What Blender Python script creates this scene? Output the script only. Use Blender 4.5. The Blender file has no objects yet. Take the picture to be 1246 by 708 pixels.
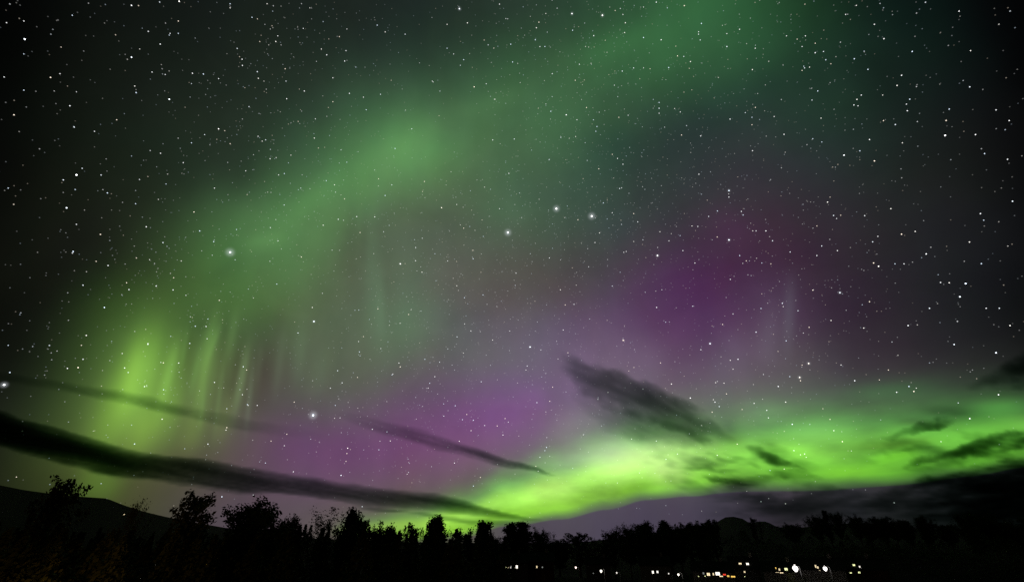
import bpy, bmesh, math, random
import numpy as np
from mathutils import Vector, Matrix, Quaternion, noise as mnoise

SC = bpy.context.scene
COL = SC.collection
rnd = random.Random(11)

# ------------------------------------------------------------------ camera
W0, H0 = 1246.0, 708.0
F = 554.0                      # focal length in photograph pixels (16 mm lens)
PITCH = math.radians(29.3)
EYE = 1.7
cam_d = bpy.data.cameras.new('camera')
cam_d.sensor_width = 36.0
cam_d.lens = 36.0 * F / W0
cam_d.clip_start = 0.1
cam_d.clip_end = 600000.0
cam = bpy.data.objects.new('camera', cam_d)
COL.objects.link(cam)
cam.location = (0, 0, EYE)
cam.rotation_euler = (math.radians(90) + PITCH, 0, 0)
SC.camera = cam


def ray(px, py):
    """unit direction in the world seen at a photograph pixel"""
    x = (px - W0 / 2) / F
    y = (H0 / 2 - py) / F
    v = Vector((x, math.cos(PITCH) - y * math.sin(PITCH), math.sin(PITCH) + y * math.cos(PITCH)))
    return v.normalized()


def azel(px, py):
    d = ray(px, py)
    return math.degrees(math.atan2(d.x, d.y)), math.degrees(math.asin(d.z))


def pix(az, el):
    a, e = math.radians(az), math.radians(el)
    d = (math.cos(e) * math.sin(a), math.cos(e) * math.cos(a), math.sin(e))
    dep = d[1] * math.cos(PITCH) + d[2] * math.sin(PITCH)
    up = -d[1] * math.sin(PITCH) + d[2] * math.cos(PITCH)
    dep = max(dep, 0.02)
    return W0 / 2 + F * d[0] / dep, H0 / 2 - F * up / dep


def lin(c):
    return tuple((v / 255.0 / 12.92) if v <= 10.3 else ((v / 255.0 + 0.055) / 1.055) ** 2.4 for v in c)


# ------------------------------------------------------------------ view / render
SC.view_settings.view_transform = 'Standard'
SC.view_settings.look = 'None'
SC.view_settings.exposure = 0.0
SC.view_settings.gamma = 1.0
SC.render.engine = 'CYCLES'
SC.cycles.use_denoising = False
SC.cycles.max_bounces = 6
SC.cycles.diffuse_bounces = 2
SC.cycles.volume_bounces = 0
SC.cycles.transparent_max_bounces = 96
SC.cycles.sample_clamp_indirect = 3.0

# ------------------------------------------------------------------ night sky (world)
GX = [i * 62.3 for i in range(21)]
SKYGRID = {
    0: '2,3,3 7,9,8 12,15,13 16,20,18 19,25,22 23,30,26 26,34,30 28,37,33 29,40,36 31,43,38 33,50,41 36,60,45 40,74,50 42,88,54 44,96,56 33,76,43 21,48,31 12,28,23 10,24,20 6,11,11 2,3,3',
    45: '3,4,3 8,10,8 14,18,14 17,22,18 21,28,23 25,33,27 28,38,31 31,44,36 33,48,40 35,54,43 39,62,47 42,74,50 45,88,56 50,102,62 48,102,60 35,76,48 24,52,37 16,34,28 13,28,24 8,14,14 3,3,4',
    90: '4,5,4 10,13,10 16,21,16 21,28,22 25,34,27 29,40,32 33,47,37 40,60,46 46,72,52 50,80,56 53,92,59 56,96,60 52,98,60 46,88,56 40,78,52 32,60,44 26,48,38 19,34,29 15,28,25 11,16,17 4,4,5',
    135: '5,6,5 12,16,12 18,24,18 24,32,24 29,40,30 34,48,36 42,62,46 58,92,62 70,112,70 66,106,68 62,104,66 58,100,64 48,80,56 38,60,50 35,56,50 34,60,50 30,54,44 24,40,34 19,26,27 15,18,18 6,6,7',
    180: '6,7,6 14,18,13 20,27,19 26,36,26 32,44,33 40,58,42 54,84,58 76,124,76 92,148,86 78,122,74 66,104,68 58,92,64 44,72,58 40,56,54 44,50,54 44,48,52 36,46,46 28,38,36 24,28,28 20,21,22 7,7,8',
    225: '8,9,7 17,20,14 23,29,20 30,40,28 38,54,38 50,76,50 72,116,68 88,138,80 86,122,76 76,100,70 66,96,70 56,84,66 46,64,58 48,54,56 50,48,56 50,45,54 44,42,50 34,36,38 28,29,31 23,24,25 8,8,9',
    270: '9,10,8 19,22,16 26,31,22 35,46,31 56,84,50 76,122,70 84,130,76 86,118,78 80,98,74 74,92,70 70,94,72 60,82,68 54,66,64 56,54,62 58,44,60 58,38,56 50,38,50 38,34,41 29,29,33 24,24,28 9,9,11',
    315: '10,11,8 21,24,17 27,31,22 40,52,31 64,102,50 74,120,64 84,120,72 80,92,70 84,102,80 80,86,74 76,78,68 70,70,66 68,62,70 70,50,74 70,36,70 64,34,62 52,36,52 40,33,43 30,28,35 24,23,29 10,9,12',
    360: '11,12,9 23,26,18 31,37,24 56,84,38 68,104,48 74,110,56 84,104,68 84,96,74 88,108,84 84,82,78 82,76,72 78,68,74 80,60,86 80,44,88 78,38,82 76,46,78 58,38,60 42,32,46 32,29,37 25,24,30 11,10,14',
    405: '13,15,10 27,31,21 44,60,30 78,118,46 64,88,48 74,98,58 84,96,72 88,106,82 92,118,92 88,86,88 92,84,96 96,80,104 98,72,106 88,52,96 84,48,90 88,64,90 62,44,64 48,35,51 38,32,42 31,29,34 16,15,18',
    445: '16,18,12 32,37,23 60,84,38 78,106,50 76,92,52 80,84,62 80,84,70 90,98,80 90,92,86 94,90,94 98,88,102 106,90,114 108,90,114 98,74,102 92,72,98 96,84,94 76,66,76 58,48,60 48,44,50 42,42,42 26,28,26',
    485: '22,24,17 42,48,30 74,104,44 82,98,52 84,92,60 80,76,66 88,90,80 92,90,88 98,76,102 104,78,110 112,78,124 114,88,124 112,100,116 104,92,104 100,92,100 98,94,96 84,80,84 70,68,70 60,60,60 52,54,52 38,44,38',
    525: '25,27,19 48,54,33 78,98,46 84,94,54 84,88,60 90,72,84 100,68,102 106,66,108 112,66,114 120,68,126 126,76,136 118,96,118 122,122,118 112,110,110 102,98,102 96,92,96 84,82,84 72,72,72 60,62,60 50,54,50 36,42,36',
    565: '25,26,18 46,54,28 76,92,40 80,80,52 84,78,64 94,72,88 102,70,102 110,68,108 112,72,108 114,82,106 112,96,104 106,104,102 100,100,98 96,92,94 90,86,90 84,80,84 74,72,76 62,60,64 50,50,54 40,42,44 26,30,30',
    605: '24,24,17 44,52,26 72,82,34 72,70,50 82,72,72 90,76,84 94,78,90 98,82,92 98,88,86 94,90,82 86,82,86 84,80,88 82,74,88 78,70,88 70,64,78 62,56,66 54,52,58 46,46,50 34,36,40 24,28,28 14,18,18',
    640: '24,24,17 40,44,24 64,66,36 66,62,50 78,70,74 86,74,84 90,82,82 92,90,74 90,92,70 84,84,70 80,74,82 78,72,84 76,68,86 74,66,84 66,58,74 58,52,62 50,48,54 42,44,46 30,34,34 18,24,24 10,14,14',
}
GY = sorted(SKYGRID)
GRID = np.array([[lin([int(v) for v in c.split(',')]) for c in SKYGRID[y].split()] for y in GY])


def skycol(px, py):
    px = min(max(px, 0), 1245.9)
    py = min(max(py, 0), 639.9)
    i = min(19, int(px // 62.3)); u = px / 62.3 - i
    j = max(k for k in range(len(GY)) if GY[k] <= py)
    v = (py - GY[j]) / (GY[j + 1] - GY[j])
    g = GRID
    return (g[j, i] * (1-u) + g[j, i+1] * u) * (1-v) + (g[j+1, i] * (1-u) + g[j+1, i+1] * u) * v


world = bpy.data.worlds.new('World')
SC.world = world
world.use_nodes = True
NT = world.node_tree
NT.nodes.clear()


def nd(t, **kw):
    n = NT.nodes.new(t)
    for k, v in kw.items():
        setattr(n, k, v)
    return n


def put(sock, v):
    if hasattr(v, 'is_output') or isinstance(v, bpy.types.NodeSocket):
        NT.links.new(v, sock)
    else:
        sock.default_value = v


def ma(op, a, b=0.0, c=0.0, clamp=False):
    n = nd('ShaderNodeMath', operation=op, use_clamp=clamp)
    put(n.inputs[0], a); put(n.inputs[1], b)
    if op in ('MULTIPLY_ADD',):
        put(n.inputs[2], c)
    return n.outputs[0]


def vm(op, a, b=None, scale=None):
    n = nd('ShaderNodeVectorMath', operation=op)
    put(n.inputs[0], a)
    if b is not None:
        put(n.inputs[1], b)
    if scale is not None:
        put(n.inputs['Scale'], scale)
    return n.outputs['Value'] if op in ('DOT_PRODUCT', 'LENGTH') else n.outputs[0]


def ramp(fac, stops, interp='LINEAR'):
    n = nd('ShaderNodeValToRGB')
    cr = n.color_ramp
    cr.interpolation = interp
    while len(cr.elements) > 1:
        cr.elements.remove(cr.elements[-1])
    cr.elements[0].position = stops[0][0]
    cr.elements[0].color = (*stops[0][1], 1)
    for p, c in stops[1:]:
        e = cr.elements.new(p)
        e.color = (*c, 1)
    put(n.inputs[0], fac)
    return n.outputs[0]


tc = nd('ShaderNodeTexCoord')
D0 = vm('NORMALIZE', tc.outputs['Generated'])
# a slow warp of the direction keeps the glow from looking like a regular mesh of tones
nz = nd('ShaderNodeTexNoise'); put(nz.inputs['Vector'], D0)
nz.inputs['Scale'].default_value = 4.0; nz.inputs['Detail'].default_value = 2.5
wv = vm('SCALE', vm('SUBTRACT', nz.outputs['Color'], (0.5, 0.5, 0.5)), scale=0.045)
DW = vm('NORMALIZE', vm('ADD', D0, wv))


def az_el(D):
    s = nd('ShaderNodeSeparateXYZ'); put(s.inputs[0], D)
    az = ma('MULTIPLY', ma('ARCTAN2', s.outputs[0], s.outputs[1]), 180 / math.pi)
    el = ma('MULTIPLY', ma('ARCSINE', s.outputs[2]), 180 / math.pi)
    return az, el


AZ, EL = az_el(DW)
AZ0, EL0 = az_el(D0)

AZR = 72.0
azf = ma('MULTIPLY_ADD', AZ, 1 / (2 * AZR), 0.5)
rows = [1.0, 3.5, 6.5, 10.0, 13.5, 17.0, 20.5, 24.5, 28.5, 32.5, 36.5, 41.0, 45.5, 50.0, 55.0, 60.0, 66.0, 75.0]
total = None
wsum = None
NS = 31
TGT = np.zeros((len(rows), NS, 3))
sig = []
for k, e in enumerate(rows):
    lo = rows[k] - rows[k - 1] if k else 6.0
    hi = rows[k + 1] - rows[k] if k < len(rows) - 1 else 16.0
    sig.append(0.58 * 0.5 * (lo + hi))
    for i in range(NS):
        a = ((i + 0.5) / NS - 0.5) * 2 * AZR
        px, py = pix(a, min(e, 64))
        fade = max(0.25, 1 - (abs(a) - 60) / 14) if abs(a) > 60 else 1.0
        TGT[k, i] = skycol(px, py) * fade
WM = np.array([[math.exp(-0.5 * ((ei - ek) / sk) ** 2) for ek, sk in zip(rows, sig)] for ei in rows])
WM /= WM.sum(1, keepdims=True)


def smear(X):
    P = np.pad(X, ((0, 0), (1, 1), (0, 0)), mode='edge')
    B = (P[:, :-2] + 4 * P[:, 1:-1] + P[:, 2:]) / 6
    return np.einsum('ij,jkc->ikc', WM, B)


X = TGT.copy()
for _ in range(5):
    X = np.clip(X + 0.8 * (TGT - smear(X)), TGT * 0.45, TGT * 1.9)
for k, e in enumerate(rows):
    ak, ek = (azf, EL) if wsum is None else (ma('MULTIPLY_ADD', wsum, 1e-9, azf), ma('MULTIPLY_ADD', wsum, 1e-9, EL))
    rc = ramp(ak, [((i + 0.5) / NS, tuple(float(v) for v in X[k, i])) for i in range(NS)], 'B_SPLINE')
    t = ma('MULTIPLY', ma('SUBTRACT', ek, e), 1 / sig[k])
    w = ma('EXPONENT', ma('MULTIPLY', ma('MULTIPLY', t, t), -0.5))
    if k == 0:
        w = ma('MAXIMUM', w, ma('LESS_THAN', EL, e))
    wc = vm('SCALE', rc, scale=w)
    total = wc if total is None else vm('ADD', total, wc)
    wsum = w if wsum is None else ma('ADD', wsum, w)
SKY = vm('SCALE', total, scale=ma('DIVIDE', 1.0, ma('MAXIMUM', wsum, 1e-4)))

# fine unevenness of the glow (soft, stretched upward like curtains)
nc = nd('ShaderNodeTexNoise')
cv = nd('ShaderNodeCombineXYZ'); put(cv.inputs[0], ma('MULTIPLY', AZ0, 0.30)); put(cv.inputs[1], ma('MULTIPLY', EL0, 0.045))
put(nc.inputs['Vector'], cv.outputs[0]); nc.inputs['Scale'].default_value = 1.0; nc.inputs['Detail'].default_value = 3.0
SKY = vm('SCALE', SKY, scale=ma('MULTIPLY_ADD', nc.outputs['Fac'], 0.16, 0.92))

nm = nd('ShaderNodeTexNoise'); put(nm.inputs['Vector'], vm('MULTIPLY', D0, (7.0, 7.0, 4.0)))
nm.inputs['Scale'].default_value = 1.0; nm.inputs['Detail'].default_value = 5.0; nm.inputs['Roughness'].default_value = 0.55; nm.inputs['Distortion'].default_value = 0.6
mot = vm('ADD', vm('SCALE', vm('SUBTRACT', nm.outputs['Color'], (0.5, 0.5, 0.5)), scale=0.24), (1.0, 1.0, 1.0))
SKY = vm('MULTIPLY', SKY, mot)
nm2 = nd('ShaderNodeTexNoise'); put(nm2.inputs['Vector'], D0); nm2.inputs['Scale'].default_value = 11.0; nm2.inputs['Detail'].default_value = 4.0; nm2.inputs['Distortion'].default_value = 0.8
SKY = vm('SCALE', SKY, scale=ma('MULTIPLY_ADD', nm2.outputs['Fac'], 0.30, 0.86))

# the bright low band: its lower edge, height and strength by azimuth
BAND = [  # px, lower y, upper y, strength
    (395, 652, 625, 0.0), (440, 655, 612, 0.35), (500, 660, 596, 0.62), (560, 655, 572, 0.85), (620, 642, 540, 1.0),
    (680, 634, 512, 1.0), (740, 622, 488, 1.0), (790, 610, 472, 1.0), (840, 605, 462, 0.93), (880, 602, 455, 0.82),
    (950, 600, 446, 0.78), (1020, 598, 440, 0.78), (1100, 592, 436, 0.78), (1180, 583, 432, 0.74), (1246, 570, 428, 0.66),
    (1350, 550, 420, 0.3), (1500, 520, 400, 0.0)]
AZB = 66.0
azb = ma('MULTIPLY_ADD', AZ0, 1 / (2 * AZB), 0.5)
st = []
for (px, yl, yu, s) in BAND:
    a, el_l = azel(px, yl)
    _, el_u = azel(px, yu)
    f = a / (2 * AZB) + 0.5
    if 0 < f < 1:
        st.append((f, (max(el_l, 0) / 30, (el_u - el_l) / 30, s)))
br = ramp(azb, st, 'EASE')
sp = nd('ShaderNodeSeparateColor'); put(sp.inputs[0], br)
E_, W_, A_ = sp.outputs[0], sp.outputs[1], sp.outputs[2]
nb = nd('ShaderNodeTexNoise')
cb = nd('ShaderNodeCombineXYZ'); put(cb.inputs[0], ma('MULTIPLY', AZ0, 0.11)); put(cb.inputs[1], ma('MULTIPLY', EL0, 0.30))
put(nb.inputs['Vector'], cb.outputs[0]); nb.inputs['Scale'].default_value = 1.0; nb.inputs['Detail'].default_value = 4.0
nbf = ma('SUBTRACT', nb.outputs['Fac'], 0.5)
h = ma('DIVIDE', ma('SUBTRACT', ma('MULTIPLY_ADD', nbf, 0.45, EL0), ma('MULTIPLY', E_, 30.0)), ma('MAXIMUM', ma('MULTIPLY', W_, 30.0), 0.5))
prof = ramp(h, [(0.0, (0, 0, 0)), (0.02, (0, 0, 0)), (0.115, (0.92,)*3), (0.30, (1,)*3), (0.46, (0.76,)*3), (0.60, (0.42,)*3), (0.80, (0.13,)*3), (1.0, (0,)*3)], 'B_SPLINE')
bcol = ramp(h, [(0.0, lin((122, 190, 34))), (0.12, lin((146, 222, 52))), (0.32, lin((172, 248, 96))), (0.55, lin((128, 205, 98))), (0.85, lin((110, 150, 105)))], 'EASE')
azcol = ramp(azb, [(0.40, (1.0, 0.9, 0.55)), (0.50, (1.0, 1.0, 0.9)), (0.585, (1.10, 1.06, 1.15)), (0.65, (0.86, 1.02, 0.72)), (0.72, (0.72, 0.98, 0.62)), (0.84, (0.5, 0.8, 0.5))], 'EASE')
bcol = vm('MULTIPLY', bcol, azcol)
sheen = ma('MULTIPLY_ADD', nbf, 1.9, 1.0)
bcol = vm('SCALE', bcol, scale=sheen)
m = ma('MULTIPLY', prof, A_, clamp=True)
mix = nd('ShaderNodeMix', data_type='RGBA')
put(mix.inputs[0], m); put(mix.inputs[6], SKY); put(mix.inputs[7], bcol)
SKY = mix.outputs[2]


def blob(x0, y0, x1, y1, hw, rgb, sc=1.0):
    """soft elongated patch of glow between two directions"""
    global SKY
    p, q = ray(x0, y0), ray(x1, y1)
    c = (p + q).normalized()
    u = (q - p); L = u.length / 2
    u = (u - c * u.dot(c)).normalized()
    v = c.cross(u).normalized()
    s2 = math.cos(math.acos(min(1, c.dot(ray(W0/2, H0/2)))))
    w = hw / F * s2
    # (a vanishing share of the sum so far keeps the node order sequential: the shader stack is small)
    DK = vm('ADD', D0, vm('SCALE', SKY, scale=1e-9))
    a = vm('DOT_PRODUCT', DK, tuple(u / L))
    b = vm('DOT_PRODUCT', DK, tuple(v / w))
    g = ma('EXPONENT', ma('MULTIPLY', ma('ADD', ma('POWER', ma('ABSOLUTE', a), 2.6), ma('MULTIPLY', b, b)), -1.0))
    g = ma('MULTIPLY', g, ma('GREATER_THAN', vm('DOT_PRODUCT', DK, tuple(c)), 0.0))
    SKY = vm('ADD', SKY, vm('SCALE', tuple(x * sc for x in rgb), scale=g))


for a in (
        # the left curtain: one wide bright ray, then uneven ones with dark gaps
        (240, 405, 205, 545, 52, (0.016, 0.040, 0.002)), (186, 402, 160, 520, 20, (0.115, 0.265, 0.028)), (206, 430, 190, 530, 12, (0.03, 0.07, 0.006)), (345, 400, 335, 480, 5, (0.012, 0.022, 0.012)), (368, 390, 362, 470, 8, (0.014, 0.03, 0.014)), (308, 440, 300, 520, 3, (0.02, 0.035, 0.02)), (272, 440, 262, 520, 3, (0.02, 0.045, 0.012)), (228, 400, 220, 450, 3, (0.02, 0.05, 0.01)), (249, 470, 243, 520, 3, (0.02, 0.05, 0.01)), (170, 415, 150, 500, 9, (0.05, 0.10, 0.01)),
        (160, 440, 118, 565, 20, (0.075, 0.165, 0.010)), (205, 470, 178, 560, 16, (0.03, 0.07, 0.004)), (258, 420, 240, 520, 14, (0.022, 0.05, 0.008)), (182, 500, 160, 560, 14, (0.05, 0.10, 0.006)),
        (216, 416, 196, 492, 5.5, (0.055, 0.13, 0.020)), (222, 440, 205, 540, 9, (0.02, 0.055, 0.004)),
        (243, 425, 232, 480, 3.5, (0.018, 0.05, 0.010)), (262, 385, 246, 455, 6.5, (0.045, 0.105, 0.018)), (252, 440, 238, 500, 5, (0.03, 0.07, 0.010)),
        (268, 395, 252, 440, 3.0, (0.022, 0.05, 0.010)), (287, 380, 276, 440, 5, (0.02, 0.045, 0.010)), (301, 425, 286, 500, 4.5, (0.045, 0.085, 0.030)),
        (281, 480, 265, 540, 9, (0.025, 0.045, 0.004)), (240, 500, 228, 550, 12, (0.03, 0.055, 0.004)), (318, 420, 312, 470, 4, (0.012, 0.02, 0.01)),
        (201, 405, 182, 520, 4, (-0.030, -0.06, -0.008)), (230, 400, 222, 470, 5, (-0.022, -0.045, -0.012)), (233, 395, 275, 398, 7, (-0.012, -0.025, -0.004)),
        (277, 400, 262, 500, 4, (-0.016, -0.035, -0.010)), (292, 420, 280, 500, 3.5, (-0.014, -0.03, -0.010)), (322, 380, 318, 490, 9, (-0.018, -0.045, -0.010)),
        (345, 360, 338, 430, 6, (-0.010, -0.03, -0.006)),
        # pale curtains farther right
        (452, 290, 456, 410, 11, (0.012, 0.035, 0.018)), (462, 330, 464, 410, 6, (0.012, 0.028, 0.014)), (431, 230, 426, 335, 7, (-0.020, -0.05, -0.016)),
        (445, 245, 442, 330, 4, (-0.012, -0.03, -0.010)), (420, 280, 412, 330, 6, (-0.01, -0.025, -0.008)), (400, 420, 380, 480, 14, (0.012, 0.026, 0.008)),
        (482, 380, 492, 470, 8, (-0.008, -0.012, -0.008)),
        # folds in the high arc
        (440, 215, 540, 140, 17, (0.010, 0.022, 0.006)), (340, 275, 420, 210, 14, (0.015, 0.045, 0.010)), (300, 300, 350, 285, 10, (0.014, 0.04, 0.010)),
        (700, 72, 800, 36, 16, (0.006, 0.035, 0.006)), (560, 140, 640, 110, 12, (0.008, 0.022, 0.006)), (520, 215, 600, 190, 12, (-0.01, -0.02, -0.006)),
        (560, 250, 640, 262, 16, (0.004, 0.020, 0.006)), (690, 200, 780, 160, 16, (-0.006, -0.016, -0.004)),
        (250, 340, 300, 322, 12, (-0.012, -0.03, -0.006)),
        (95, 590, 150, 588, 22, (0.022, 0.070, -0.002)),
        # purple side and its pale veil
        (962, 345, 958, 425, 6.5, (0.020, 0.028, 0.028)), (940, 370, 932, 440, 13, (0.022, 0.024, 0.028)), (900, 400, 880, 470, 22, (0.018, 0.022, 0.022)),
        (800, 420, 770, 480, 22, (0.018, 0.014, 0.022)), (860, 260, 920, 290, 20, (0.012, 0.0, 0.010)), (760, 340, 860, 330, 24, (0.010, -0.006, 0.014)),
        (720, 420, 690, 490, 20, (0.016, 0.010, 0.022)), (590, 522, 670, 512, 24, (0.0, 0.004, 0.004)), (500, 330, 680, 380, 75, (0.013, 0.011, 0.015)), (600, 430, 760, 420, 60, (0.014, 0.008, 0.020)), (560, 430, 640, 470, 40, (0.008, 0.012, 0.010)), (640, 470, 660, 500, 16, (0.015, 0.002, 0.024)),
        # whitish mist over the left end of the band, pale cores and folds inside it
        (690, 500, 700, 550, 26, (0.055, 0.065, 0.045)), (720, 562, 850, 550, 19, (0.30, 0.22, 0.20)), (640, 600, 700, 590, 14, (0.12, 0.10, 0.05)), (790, 575, 840, 580, 12, (0.14, 0.08, 0.08)),
        (660, 570, 760, 545, 14, (0.10, 0.10, 0.09)), (745, 600, 800, 586, 8, (-0.06, -0.12, -0.02)), (960, 530, 1040, 522, 14, (0.05, 0.12, 0.03)),
        (1060, 560, 1120, 548, 7, (0.03, 0.14, -0.01)), (1180, 500, 1250, 492, 10, (0.02, 0.10, 0.01)), (1120, 500, 1200, 505, 9, (-0.03, -0.10, -0.02)),
        (1000, 575, 1070, 572, 7, (0.05, 0.14, 0.0)), (900, 500, 960, 505, 14, (0.02, 0.05, 0.02)), (1230, 520, 1290, 512, 9, (0.05, 0.14, 0.02)),
        (1090, 512, 1170, 520, 7, (-0.03, -0.12, -0.02)), (1040, 545, 1140, 535, 6, (-0.03, -0.12, -0.02)), (930, 545, 1020, 556, 7, (0.05, 0.12, 0.01)), (1100, 575, 1160, 566, 6, (-0.04, -0.12, -0.01)), (860, 590, 930, 584, 7, (-0.05, -0.14, -0.02)), (880, 515, 900, 540, 12, (-0.05, -0.14, -0.03)), (1030, 480, 1130, 470, 10, (0.0, 0.04, 0.0))):
    if a[5][1] < 0 and a[1] < 480:
        a = (*a[:4], a[4] * 1.35, tuple(x * 0.5 for x in a[5]))
    blob(*a)
SKY = vm('MAXIMUM', SKY, (0.0005, 0.0006, 0.0005))
lumi = vm('DOT_PRODUCT', SKY, (0.3, 0.55, 0.15))
SKY = vm('ADD', vm('SCALE', SKY, scale=0.92), vm('SCALE', (1.04, 0.98, 1.0), scale=ma('MULTIPLY', ma('MINIMUM', lumi, 0.12), 0.10)))

bg = nd('ShaderNodeBackground'); put(bg.inputs[0], SKY); bg.inputs[1].default_value = 1.0
nis = nd('ShaderNodeTexSky', sky_type='NISHITA'); nis.sun_disc = False
nis.sun_elevation = math.radians(-12); nis.sun_rotation = math.radians(200)
bg2 = nd('ShaderNodeBackground'); put(bg2.inputs[0], nis.outputs[0]); bg2.inputs[1].default_value = 0.05
ad = nd('ShaderNodeAddShader'); NT.links.new(bg.outputs[0], ad.inputs[0]); NT.links.new(bg2.outputs[0], ad.inputs[1])
wo = nd('ShaderNodeOutputWorld'); NT.links.new(ad.outputs[0], wo.inputs[0])

# weak warm fill sun, added behind the camera to tint the leaves
sd = bpy.data.lights.new('warm_fill_sun', 'SUN'); sd.energy = 0.012; sd.angle = math.radians(6); sd.color = (1.0, 0.72, 0.38)
so = bpy.data.objects.new('warm_fill_sun', sd); COL.objects.link(so)
so.rotation_euler = (math.radians(72), 0, math.radians(-35))


# ------------------------------------------------------------------ materials
def mat(name, col, rough=0.8, noise=None, bump=0.0, metallic=0.0):
    m_ = bpy.data.materials.new(name); m_.use_nodes = True
    t = m_.node_tree; b = t.nodes['Principled BSDF']
    b.inputs['Roughness'].default_value = rough
    b.inputs['Metallic'].default_value = metallic
    if rough > 0.65: b.inputs['Specular IOR Level'].default_value = 0.05
    if noise:
        n = t.nodes.new('ShaderNodeTexNoise'); n.inputs['Scale'].default_value = noise[0]; n.inputs['Detail'].default_value = 5
        c = t.nodes.new('ShaderNodeTexCoord'); t.links.new(c.outputs['Object'], n.inputs['Vector'])
        r = t.nodes.new('ShaderNodeValToRGB'); r.color_ramp.elements[0].position = 0.3; r.color_ramp.elements[1].position = 0.7
        r.color_ramp.elements[0].color = (*col, 1); r.color_ramp.elements[1].color = (*noise[1], 1)
        t.links.new(n.outputs['Fac'], r.inputs[0]); t.links.new(r.outputs[0], b.inputs['Base Color'])
        if bump:
            bp = t.nodes.new('ShaderNodeBump'); bp.inputs['Strength'].default_value = bump
            t.links.new(n.outputs['Fac'], bp.inputs['Height']); t.links.new(bp.outputs[0], b.inputs['Normal'])
    else:
        b.inputs['Base Color'].default_value = (*col, 1)
    return m_


def emit(name, col, s):
    m_ = bpy.data.materials.new(name); m_.use_nodes = True
    b = m_.node_tree.nodes['Principled BSDF']
    b.inputs['Base Color'].default_value = (0.6, 0.6, 0.6, 1)
    b.inputs['Emission Color'].default_value = (*col, 1)
    b.inputs['Emission Strength'].default_value = s
    return m_


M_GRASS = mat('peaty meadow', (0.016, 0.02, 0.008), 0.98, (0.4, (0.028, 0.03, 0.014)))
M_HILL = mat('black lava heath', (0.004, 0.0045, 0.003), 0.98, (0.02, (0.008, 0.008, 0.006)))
M_BARK = mat('bark', (0.09, 0.07, 0.05), 0.9, (6, (0.16, 0.13, 0.1)))
M_LEAF = mat('green foliage', (0.04, 0.07, 0.02), 0.7, (3.0, (0.07, 0.11, 0.03)))
M_LEAF2 = mat('olive foliage', (0.06, 0.075, 0.02), 0.7, (3.0, (0.11, 0.11, 0.03)))
M_LEAF3 = mat('autumn foliage', (0.13, 0.075, 0.02), 0.7, (3.0, (0.18, 0.13, 0.03)))
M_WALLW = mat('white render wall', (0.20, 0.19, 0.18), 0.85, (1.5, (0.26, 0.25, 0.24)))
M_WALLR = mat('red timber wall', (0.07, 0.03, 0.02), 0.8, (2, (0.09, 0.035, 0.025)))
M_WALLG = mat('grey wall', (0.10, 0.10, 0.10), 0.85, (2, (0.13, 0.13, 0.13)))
M_ROOF = mat('roof metal', (0.02, 0.02, 0.02), 0.8, (2, (0.03, 0.03, 0.03)))
M_FRAME = mat('window frame', (0.7, 0.7, 0.68), 0.5)
M_DOOR = mat('door paint', (0.12, 0.06, 0.03), 0.5)
M_STEEL = mat('galvanised steel', (0.35, 0.36, 0.37), 0.45, None, 0, 0.6)
M_STONE = mat('chimney stone', (0.25, 0.24, 0.23), 0.9, (4, (0.3, 0.29, 0.28)))
M_WARM = emit('warm lit pane', (1.0, 0.80, 0.48), 1.3)
M_COOL = emit('white lit pane', (1.0, 0.95, 0.88), 1.4)
M_YEL = emit('yellow lit pane', (0.9, 0.95, 0.45), 1.6)
M_DIM = emit('dim lit pane', (0.8, 0.85, 0.8), 0.35)
M_ORNG = emit('amber lit pane', (1.0, 0.62, 0.12), 1.3)
M_RED = emit('red lamp', (1.0, 0.06, 0.03), 1.2)
M_LAMPW = emit('white lamp', (1.0, 0.93, 0.88), 3.0)
M_LAMPM = emit('soft white lamp', (1.0, 0.92, 0.80), 1.8)
M_LAMPD = emit('dim lamp', (1.0, 0.93, 0.85), 1.2)
M_AMB = emit('amber lamp', (1.0, 0.5, 0.12), 6.0)
M_LAMPP = emit('pinkish lamp', (1.0, 0.72, 0.66), 2.6)


def tag(o, label=None, cat=None, group=None, kind=None):
    if label: o['label'] = label
    if cat: o['category'] = cat
    if group: o['group'] = group
    if kind: o['kind'] = kind
    return o


def mesh_obj(name, verts, faces, material, parent=None, smooth=False):
    me = bpy.data.meshes.new(name)
    me.from_pydata([tuple(v) for v in verts] if not isinstance(verts, np.ndarray) else verts.tolist(), [],
                   faces if not isinstance(faces, np.ndarray) else faces.tolist())
    me.update()
    for m_ in (material if isinstance(material, (list, tuple)) else [material]):
        me.materials.append(m_)
    if smooth:
        me.polygons.foreach_set('use_smooth', [True] * len(me.polygons))
    o = bpy.data.objects.new(name, me); COL.objects.link(o)
    if parent: o.parent = parent
    return o


def empty(name, loc, rz=0.0):
    o = bpy.data.objects.new(name, None); COL.objects.link(o)
    o.location = loc; o.rotation_euler = (0, 0, rz); o.empty_display_size = 0.3
    return o


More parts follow.
